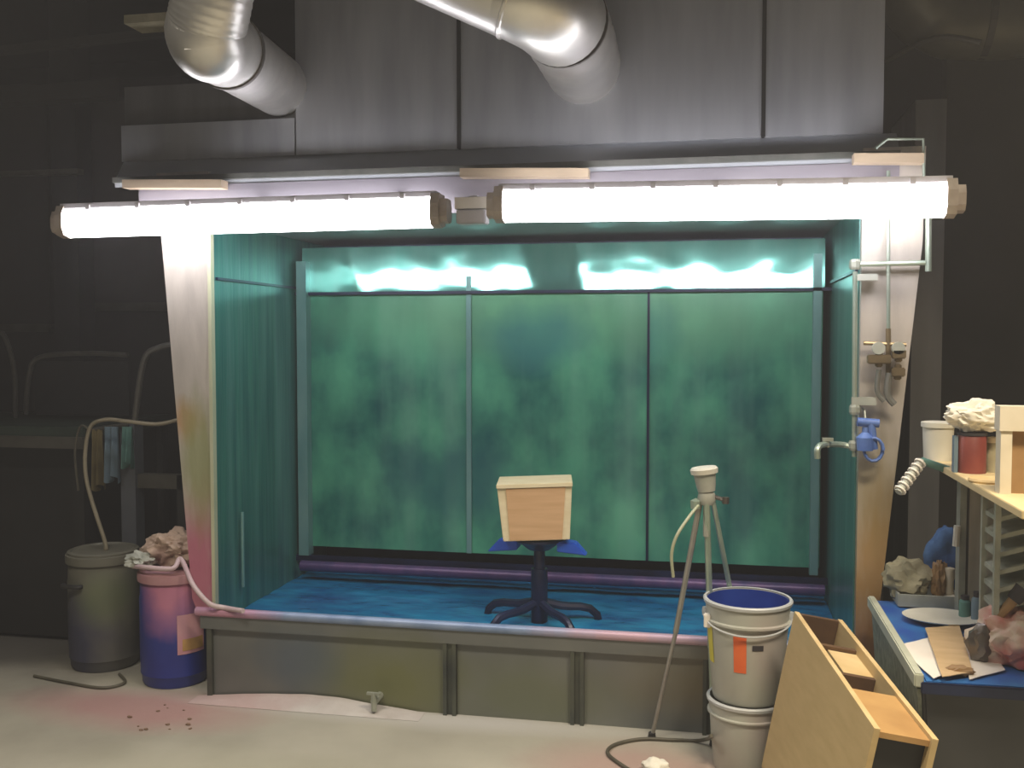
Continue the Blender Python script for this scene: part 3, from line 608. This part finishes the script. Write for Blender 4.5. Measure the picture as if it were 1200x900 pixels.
# ================================================================== TRIPOD
ap = P(828, 582, 3.78)
t = thing('tripod', (ap.x, ap.y, 0), 'thin metal tripod standing before the tank, behind the white pails', 'tripod')
f1 = PZ(764, 863, .004); f2 = PZ(836, 872, .004); f3 = PZ(893, 852, .004)
MB().tube([ap+V((-.02, 0, 0)), f1+(ap-f1)*.45], .011, 8).tube([f1+(ap-f1)*.48, f1], .0085, 8).build('leg', M['trip'], t, smooth=True)
MB().tube([ap+V((0, -.02, 0)), f2+(ap-f2)*.4], .012, 8).tube([f2+(ap-f2)*.42, f2], .0095, 8).build('leg', M['trip_g'], t, smooth=True)
MB().tube([ap+V((.02, 0, 0)), f3+(ap-f3)*.5], .010, 8).tube([f3+(ap-f3)*.52, f3], .008, 8).build('leg', M['trip_g'], t, smooth=True)
for f in (f1, f2, f3): MB().lathe(f-V((0, 0, .004)), [(0, 0), (.016, 0), (.014, .02), (0, .03)], 10).build('foot', M['cabinet'], t)
MB().lathe(ap+V((0, 0, -.03)), [(0, 0), (.025, 0), (.035, .02), (.03, .045), (.02, .05), (0, .05)], 12).tube([ap+V((0, 0, -.15)), ap], .012, 8).build('tripod_head', M['cup_g'], t, smooth=True)
MB().tube([ap+V((.03, 0, -.0)), ap+V((.07, -.01, -.01))], .008, 8).lathe(ap+V((.07, -.01, -.022)), [(0, 0), (.013, 0), (.013, .024), (0, .024)], 10).build('clamp_knob', M['duct_d'], t)
MB().lathe(ap+V((-.04, -.01, -.045)), [(0, 0), (.018, 0), (.02, .03), (0, .04)], 10).build('clamp_knob', M['trip_g'], t)
c = thing('plastic_cup', ap+V((0, 0, .02)), 'small white lidded cup on top of the tripod', 'cup')
TL = Matrix.Rotation(math.radians(-7), 3, 'Y')
MB().lathe(ap+V((0, 0, .02)), [(0, 0), (.032, 0), (.036, .02), (.042, .07), (0, .07)], 20, TL).build('cup_body', M['cup_g'], c, smooth=True)
MB().lathe(ap+V((0, 0, .02)), [(0, .068), (.050, .068), (.052, .085), (.046, .092), (.0, .096)], 20, TL).build('cup_lid', M['cup'], c, smooth=True)
hose('hose', [ap+V((-.03, -.03, -.03)), P(808, 605, 3.7), P(793, 628, 3.66), P(787, 650, 3.66), P(789, 676, 3.68)], .006, 'hose_g', 'pale green hose hanging from the tripod head down its left leg')

# ================================================================== PAILS
pc = V((.142, 3.75, 0))
seam = .252; ztp = .634
def pail(z0, rb, rt, h, lab):
    t = thing('pail', pc+V((0, 0, z0)), lab, 'pail', 'stacked pails before the tank')
    q = pc+V((0, 0, z0))
    MB().lathe(q, [(0, 0), (rb-.004, 0), (rb, .006), (rb+(rt-rb)*.78, h*.78), (rt*1.03, h*.79), (rt*1.03, h*.81), (rb+(rt-rb)*.84, h*.82), (rt, h), (rt-.004, h), (rb+(rt-rb)*.84-.004, h*.82), (rb-.006, .012), (0, .010)], 44).build('pail_body', M['pail'], t, smooth=True)
    MB().lathe(q, [(rt-.005, h-.010), (rt+.006, h-.012), (rt+.008, h-.002), (rt+.004, h+.003), (rt-.005, h+.002)], 44).build('rim', M['pail_r'], t, smooth=True)
    return t, q
t, q = pail(0, .120, .140, seam+.012, 'lower grey-white pail of the stack before the tank')
t, q = pail(seam+.012-.0, .126, .155, ztp-seam-.012, 'upper grey-white pail with blue inside and an orange label, topmost of its stack')
hh = ztp-seam-.012
MB().lathe(q, [(0, hh-.12), (.142, hh-.12), (.147, hh-.06), (.1495, hh-.004), (.1465, hh-.004), (.141, hh-.11), (0, hh-.11)], 40).build('paint_residue', M['pail_in'], t, smooth=True)
am = math.atan2(-q.y, -q.x)
rz = lambda z: .126+(.155-.126)*z/hh+.0015
def conelab(a0, a1, z0, z1):
    def f(u, v):
        a = am+a0+(a1-a0)*u; z = z0+(z1-z0)*v; r = rz(z); return V((q.x+r*math.cos(a), q.y+r*math.sin(a), q.z+z))
    return f
MB().grid(conelab(-.34, -.02, .13, .27), 8, 4).build('orange_label', M['orange'], t, label='orange upright label')
MB().grid(conelab(.12, .40, .215, .235), 8, 2).build('black_label', M['black'], t, label='small black printed label')
MB().grid(conelab(-1.33, -1.02, .14, .30), 5, 4).build('yellow_tape', M['yellow'], t, label='yellow tape strip')
r_ = .158
hpts = [V((q.x+r_*math.cos(am+a)*1.02, q.y+r_*math.sin(am+a)*1.02, q.z+hh-.055-.045*math.cos(a*.95))) for a in [(-1.5+3.0*k/14) for k in range(15)]]
MB().tube(hpts, .0035, 6, smooth=2).build('handle', M['pail_r'], t, smooth=True)
for s in (-1.5, 1.5):
    MB().lathe(V((q.x+.151*math.cos(am+s), q.y+.151*math.sin(am+s), q.z+hh-.07)), [(0, 0), (.014, 0), (.016, .015), (.014, .03), (0, .03)], 10).build('handle_lug', M['pail_r'], t)
c = V((q.x+.158*math.cos(am-1.15), q.y+.158*math.sin(am-1.15), q.z+hh-.075))
MB().box(c, (.025, .03, .05)).build('handle_clip', M['paper'], t, bev=.003)

# ================================================================== PLYWOOD BOX (tilted, leaning on the bin)
def rot(a, b, c):
    return Matrix.Rotation(c, 3, 'Z') @ Matrix.Rotation(b, 3, 'Y') @ Matrix.Rotation(a, 3, 'X')
PM = rot(.06976405, .17242032, .16129864); PA = V((.29048319, 3.52607394, .65047784)); PL, PW, PH = .8812, .1667, .5713
t = thing('plywood_box', (.4, 3.1, 0), 'tall narrow open-topped plywood box leaning towards the grey bin', 'box')
def pl(x0, x1, y0, y1, z0, z1):
    c = PA+PM @ V(((x0+x1)/2, (y0+y1)/2, (z0+z1)/2)); return MB().box(c, (abs(x1-x0), abs(y1-y0), abs(z1-z0)), PM)
th = .016
pl(0, th, -PL, 0, -PH, 0).build('side_panel', M['ply'], t)
pl(PW-th, PW, -PL, 0, -PH, 0).build('side_panel', M['ply'], t)
pl(0, th, -PL, 0, 0, .003).build('edge_band', M['ply_e'], t)
pl(PW-th, PW, -PL, 0, 0, .003).build('edge_band', M['ply_e'], t)
pl(th, PW-th, -.018, 0, -PH, 0).build('end_panel', M['ply_shade'], t)
pl(th, th+.004, -.60, -.018, -PH, -.012).build('shade_lining', M['ply_shade'], t)  # thin sheet added to paint the side panel's inside as shaded
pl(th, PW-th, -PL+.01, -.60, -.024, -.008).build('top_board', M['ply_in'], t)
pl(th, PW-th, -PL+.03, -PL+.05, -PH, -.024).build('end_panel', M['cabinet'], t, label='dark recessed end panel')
pl(th, PW-th, -.615, -.600, -PH+.02, -.024).build('divider', M['ply_shade'], t)
pl(th, PW-th, -.44, -.42, -PH+.02, -.03).build('divider', M['ply_shade'], t)
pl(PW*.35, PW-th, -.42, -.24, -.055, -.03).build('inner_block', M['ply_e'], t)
pl(th, PW-th, -.235, -.215, -PH+.02, -.02).build('divider', M['ply_shade'], t)
pl(th, PW-th, -PL+.05, -.018, -PH, -PH+.016).build('bottom_panel', M['ply_shade'], t)

# ================================================================== BIN / WORK TABLE ON THE RIGHT
TX0, TX1, TY0, TY1, TZ = .61, 1.75, 3.06, 3.96, .60
t = thing('storage_bin', ((TX0+TX1)/2, 3.5, 0), 'dark grey rectangular bin with a blue top, standing right of the booth', 'bin')
MB().hexa([(TX0+.05, TY0+.04, 0), (TX1-.05, TY0+.04, 0), (TX1-.05, TY1-.04, 0), (TX0+.05, TY1-.04, 0), (TX0+.01, TY0+.005, TZ-.03), (TX1-.01, TY0+.005, TZ-.03), (TX1-.01, TY1, TZ-.03), (TX0+.01, TY1, TZ-.03)]).build('bin_body', M['bin'], t, bev=.008)
MB().hexa([(TX0+.035, TY0+.05, .02), (TX0+.047, TY0+.05, .02), (TX0+.047, TY1-.05, .02), (TX0+.035, TY1-.05, .02), (TX0-.002, TY0+.02, TZ-.04), (TX0+.009, TY0+.02, TZ-.04), (TX0+.009, TY1-.02, TZ-.04), (TX0-.002, TY1-.02, TZ-.04)]).build('side_sheet', M['bin_side'], t)
MB().b2((TX0-.015, TY0-.0, TZ-.03), (TX0+.012, TY1, TZ+.012)).build('side_rim', M['bin_rim'], t, bev=.004, label='pale rim')
MB().b2((TX0+.012, TY0-.015, TZ-.035), (TX1, TY1, TZ-.004)).build('lid', M['tray'], t, bev=.005, label='blue lid')
MB().b2((TX0, TY0-.025, TZ-.04), (TX1, TY0-.012, TZ-.006)).build('front_rim', M['darkblue'], t, bev=.003)
def onT(u, v, z=0): return PZ(u, v, TZ+z)
# papers
def sheet(pts, z, m, name, lab, cat, seed):
    p = [PZ(u, v, TZ+z) for u, v in pts]
    def f(a, b):
        q = (p[0]*(1-a)+p[1]*a)*(1-b)+(p[3]*(1-a)+p[2]*a)*b
        q = q.copy(); q.z = TZ+z+.006*abs(noise.noise(q*9+V((seed, 0, 0)))); return q
    o = MB().grid(f, 12, 12, (0, 0, .002)).build(name, M[m], smooth=True); return tag(o, lab, cat)
sheet([(1052, 757), (1100, 745), (1108, 792), (1094, 797)], .001, 'paper', 'paper_sheet', 'white paper sheet on the bin left of the cardboard', 'paper', 1)
sheet([(1128, 748), (1146, 742), (1178, 786), (1136, 797)], .001, 'paper', 'paper_sheet', 'white paper sheet on the bin right of the cardboard', 'paper', 2)
sheet([(1084, 737), (1124, 733), (1140, 788), (1104, 794)], .012, 'board', 'cardboard_piece', 'brown cardboard strip between the two white sheets', 'cardboard', 3)
c = onT(1104, 727, .004)
o = MB().lathe(c, [(0, 0), (.08, 0), (.128, .012), (.133, .016), (.08, .006), (0, .006)], 36, sx=1.0, sy=.8).build('plate', M['cup'], smooth=True); tag(o, 'round white plate lying on the blue bin lid', 'plate')
c = onT(1122, 716, .0)
o = MB().lathe(c+V((0, .06, 0)), [(0, 0), (.030, 0), (.036, .01), (.036, .045), (.02, .05), (.02, .048), (0, .048)], 20).build('tape_roll', M['towel'], smooth=True); tag(o, 'small white roll behind the plate', 'roll')
# grey tray with tan cloth and blue box
c = onT(1088, 712, 0)+V((0, .07, 0))
tr = thing('metal_tray', c, 'low grey metal tray behind the plate, holding a tan cloth', 'tray')
MB().box(c+V((0, 0, .006)), (.21, .16, .008)).build('tray_bottom', M['cup_g'], tr)
MB().box(c+V((0, -.08, .025)), (.21, .008, .045)).box(c+V((0, .08, .025)), (.21, .008, .045)).box(c+V((-.105, 0, .025)), (.008, .16, .045)).box(c+V((.105, 0, .025)), (.008, .16, .045)).build('tray_side', M['cup_g'], tr)
o = MB().blob(c+V((-.06, 0, .085)), (.085, .065, .075), 11, .4, 2.5, 4, -.074).build('rag', M['tan'], smooth=True); tag(o, 'crumpled olive tan cloth heaped in the grey tray', 'cloth')
o = MB().blob(c+V((.045, -.03, .09)), (.03, .035, .075), 13, .4, 3, 4, -.085).build('rag', M['brown'], smooth=True); tag(o, 'small brown stained cloth between tan cloth and blue bag', 'cloth')
o = MB().blob(c+V((.085, .08, .145)), (.072, .05, .14), 17, .25, 2, 4, -.142).build('bag', M['glove'], smooth=True); tag(o, 'blue plastic bag standing behind the grey tray', 'bag')
c2 = onT(1118, 714, 0)+V((-.01, .03, 0))
o = MB().lathe(c2, [(0, 0), (.014, 0), (.014, .10), (.018, .11), (.018, .145), (0, .15)], 14).build('paint_brush', M['cream'], smooth=True); tag(o, 'short cream stick standing right of the blue bag', 'stick')
for k, (u, v, m, hgt_, lab) in enumerate(((1136, 712, 'teal_m', .085, 'small teal jar at the foot of the slatted rack'), (1150, 716, 'clothb', .11, 'taller grey-blue bottle at the foot of the rack'), (1131, 702, 'tan', .12, 'tan jar behind the small teal jar'))):
    c = onT(u, v, 0)+V((-.055, -.165, 0)); r = .020
    b_ = thing('jar', c, lab, 'jar', 'jars at the foot of the rack')
    MB().lathe(c, [(0, 0), (r, 0), (r, hgt_*.75), (r*.6, hgt_*.85), (0, hgt_*.85)], 16).build('jar_body', M[m], b_, smooth=True)
    MB().lathe(c, [(0, hgt_*.84), (r*.7, hgt_*.84), (r*.7, hgt_), (0, hgt_)], 16).build('jar_lid', M['black'], b_, smooth=True)
# red and white rag bundle, brush
c = PZ(1188, 782, TZ)+V((.02, .05, 0))
o = MB().blob(c+V((0, 0, .075)), (.12, .09, .09), 21, .35, 2.4, 5, -.073).build('rag', M['redrag'], smooth=True); tag(o, 'red and white rag bundle at the right front of the bin', 'cloth')
br = thing('dusting_brush', P(1150, 750, 3.3), 'brown-handled brush with black end leaning on the rag bundle', 'brush')
a, b = P(1152, 742, 3.25), P(1200, 690, 3.25)
MB().tube([a, a+(b-a)*.75], [.012, .016], 10).build('handle', M['brown'], br, smooth=True)
MB().tube([a+(b-a)*.74, b], [.022, .028], 12).build('grip', M['black'], br, smooth=True)
MB().blob(a+V((-.005, 0, -.03)), (.04, .03, .06), 5, .3, 4, 3, None).build('bristles', M['duct_d'], br, smooth=True)
c = onT(1125, 792, 0)
o = MB().blob(c+V((0, .01, .012)), (.04, .02, .016), 8, .4, 3, 3, -.011).build('rag', M['brown'], smooth=True); tag(o, 'small dark brown scrap on the front rim of the bin', 'cloth')
o = MB().lathe(onT(1136, 750, .014), [(0, 0), (.016, 0), (.016, .012), (0, .014)], 14).build('bottle_cap', M['brown'], smooth=True); tag(o, 'small dark cap lying right of the cardboard strip', 'cap')

# shelf rack
SZ = 1.155; SX0 = .785; SX1 = 1.7; SY0, SY1 = 2.74, 3.85
t = thing('shelf_rack', (1.2, 3.5, TZ), 'pale wooden shelf on grey slatted supports standing on the bin', 'shelf')
MB().b2((SX0, SY0, SZ-.022), (SX1, SY1, SZ)).build('shelf_board', M['shelf'], t, bev=.002)
for i, (u, w, m) in enumerate(((1124, .022, 'mesh'), (1135, .05, 'post'), (1150, .045, 'post'))):
    x = P(u, 600, 3.80).x; MB().b2((x, 3.785, TZ), (x+w, 3.84, SZ-.022)).build('upright_slat', M[m], t)
rk = MB()
for k in range(9):
    z = TZ+.05+k*.055; x = P(1163, 650, 3.3).x
    rk.hexa([(x, 3.25, z), (x+.16, 3.25, z+.05), (x+.16, 3.4, z+.05), (x, 3.4, z), (x, 3.25, z+.014), (x+.16, 3.25, z+.064), (x+.16, 3.4, z+.064), (x, 3.4, z+.014)])
x = P(1161, 650, 3.3).x
rk.b2((x-.004, 3.24, TZ), (x+.012, 3.26, SZ-.022)).b2((x+.155, 3.24, TZ), (x+.17, 3.26, SZ-.022)).b2((x-.004, 3.39, TZ), (x+.012, 3.41, SZ-.022)).b2((x+.155, 3.39, TZ), (x+.17, 3.41, SZ-.022))
rk.build('wire_rack', M['mesh'], t)
x = P(1192, 650, 3.3).x
MB().b2((x+.02, 3.0, TZ), (x+.04, 3.3, TZ+.30)).build('white_panel', M['paper'], t, label='white panel')
MB().tube([P(1122, 616, 3.77), P(1120, 640, 3.77)], .012, 8).build('hook', M['cup'], t, smooth=True)
c = V((SX0+.085, 3.68, SZ))
def onS(u, v): return PZ(u, v, SZ)
c = onS(1101, 540)+V((0, .03, 0))
k = thing('plastic_tub', c, 'square-sided white tub at the far left end of the shelf', 'tub')
MB().lathe(c, [(0, 0), (.048, 0), (.054, .125), (.050, .125), (.045, .01), (0, .01)], 24).build('tub_body', M['cup'], k, smooth=True)
MB().lathe(c, [(.052, .118), (.059, .12), (.059, .137), (.05, .139), (0, .139)], 24).build('tub_rim', M['cup'], k, smooth=True)
c = onS(1143, 556)+V((0, .05, 0))
k = thing('paint_can', c, 'maroon can on the shelf under a heap of white rags', 'can')
MB().lathe(c, [(0, 0), (.044, 0), (.044, .12), (.040, .125), (0, .125)], 26).build('can_body', M['red'], k, smooth=True)
MB().b2(c+V((-.058, -.015, 0)), c+V((-.046, .015, .12))).build('can_strap', M['clothb'], k)
MB().lathe(c, [(.0, .124), (.046, .124), (.046, .132), (0, .134)], 26).build('can_lid', M['black'], k, smooth=True)
o = MB().blob(c+V((.01, 0, .185)), (.095, .06, .052), 31, .35, 2.8, 5, -.05).build('rag', M['towel'], smooth=True); tag(o, 'bright white rag heaped on the maroon can', 'cloth')
c5 = onS(1165, 556)+V((.01, .06, 0))
k = thing('jar', c5, 'dull glass jar on the shelf just right of the maroon can', 'jar')
MB().lathe(c5, [(0, 0), (.022, 0), (.024, .06), (.018, .10), (0, .10)], 16).build('jar_body', M['tan'], k, smooth=True)
MB().lathe(c5, [(0, .098), (.02, .098), (.02, .115), (0, .118)], 16).build('jar_lid', M['cream'], k, smooth=True)
c6 = PZ(1192, 582, SZ)+V((.03, .06, 0))
k = thing('white_frame', c6, 'cream upright frame at the right end of the shelf', 'frame')
MB().b2(c6+V((-.065, -.02, 0)), c6+V((-.035, .03, .23))).build('post', M['cream'], k)
MB().b2(c6+V((-.070, -.025, .18)), c6+V((.12, .03, .25))).build('top_rail', M['cream'], k)
MB().b2(c6+V((-.035, .0, 0)), c6+V((.12, .03, .18))).build('back_panel', M['brown'], k)
c7 = onS(1158, 565)
k = thing('stained_disc', c7, 'tan stained disc lying on the shelf before the can', 'disc')
MB().lathe(c7, [(0, 0), (.055, 0), (.058, .006), (.055, .012), (.048, .008), (0, .008)], 24).build('lid_disc', M['ply_e'], k, smooth=True)
MB().lathe(c7+V((.03, -.05, 0)), [(0, .0), (.018, .0), (.018, .014), (0, .016)], 14).build('lid_plug', M['brown'], k, smooth=True)
# hand brush under the left end of the shelf
a, b = P(1080, 540, 3.62), P(1053, 577, 3.55)
k = thing('hand_brush', a, 'white-bristled hand brush hanging out from under the shelf end', 'brush')
MB().tube([V((SX0+.05, a.y+.02, SZ-.022)), a+V((.0, 0, .0))], .014, 10).build('handle', M['teal_m'], k, smooth=True)
dd = (b-a).normalized()
MB().tube([a, b], [.014, .014], 10).build('brush_core', M['cup_g'], k, smooth=True)
for i in range(7):
    q = a+(b-a)*(i+.5)/7; MB().lathe(q, [(0, -.003), (.021, -.003), (.021, .003), (0, .003)], 12, dd.to_track_quat('Z', 'Y').to_matrix()).build('bristle_ring', M['paper'], k)

# ================================================================== FLOOR BITS
o = hose('cable', [PZ(834, 862, .16), PZ(829, 866, .05), PZ(815, 868, .008), PZ(788, 867, .008), PZ(752, 866, .008), PZ(722, 872, .008), PZ(712, 882, .008), PZ(728, 896, .008), PZ(760, 915, .008)], .007, 'cable', 'dark cable looping over the floor from the tank to the tripod', 'cable')
c = PZ(769, 905, 0)
o = MB().blob(c+V((0, 0, .02)), (.05, .04, .03), 2, .25, 2, 4, -.02).build('rag', M['towel'], smooth=True); tag(o, 'small white crumpled rag on the floor at the bottom edge', 'cloth')
random.seed(5)
for i in range(14):
    c = PZ(150+random.uniform(0, 75), 826+random.uniform(0, 32), 0); r = random.uniform(.003, .008)
    o = MB().blob(c+V((0, 0, r*.45)), (r*1.5, r, r*.6), i, .5, 2, 2, -r*.45).build('paint_chip', M['capb']); tag(o, 'tiny brown paint chip on the floor before the blue drum', 'debris', 'paint chips before the blue drum')

# hall ceiling lamps behind the photographer: their housings
for (x, y) in ((1.2, 1.7), (-2.0, 1.5)):
    t = thing('ceiling_lamp', (x, y, 4), 'ceiling lamp of the hall behind the photographer', 'lamp', 'hall ceiling lamps')
    MB().b2((x-.8, y-.28, 3.87), (x+.8, y+.28, 4.0)).build('lamp_housing', M['fixture'], t)
for o in bpy.data.objects:
    if '_w' in o: del o['_w']
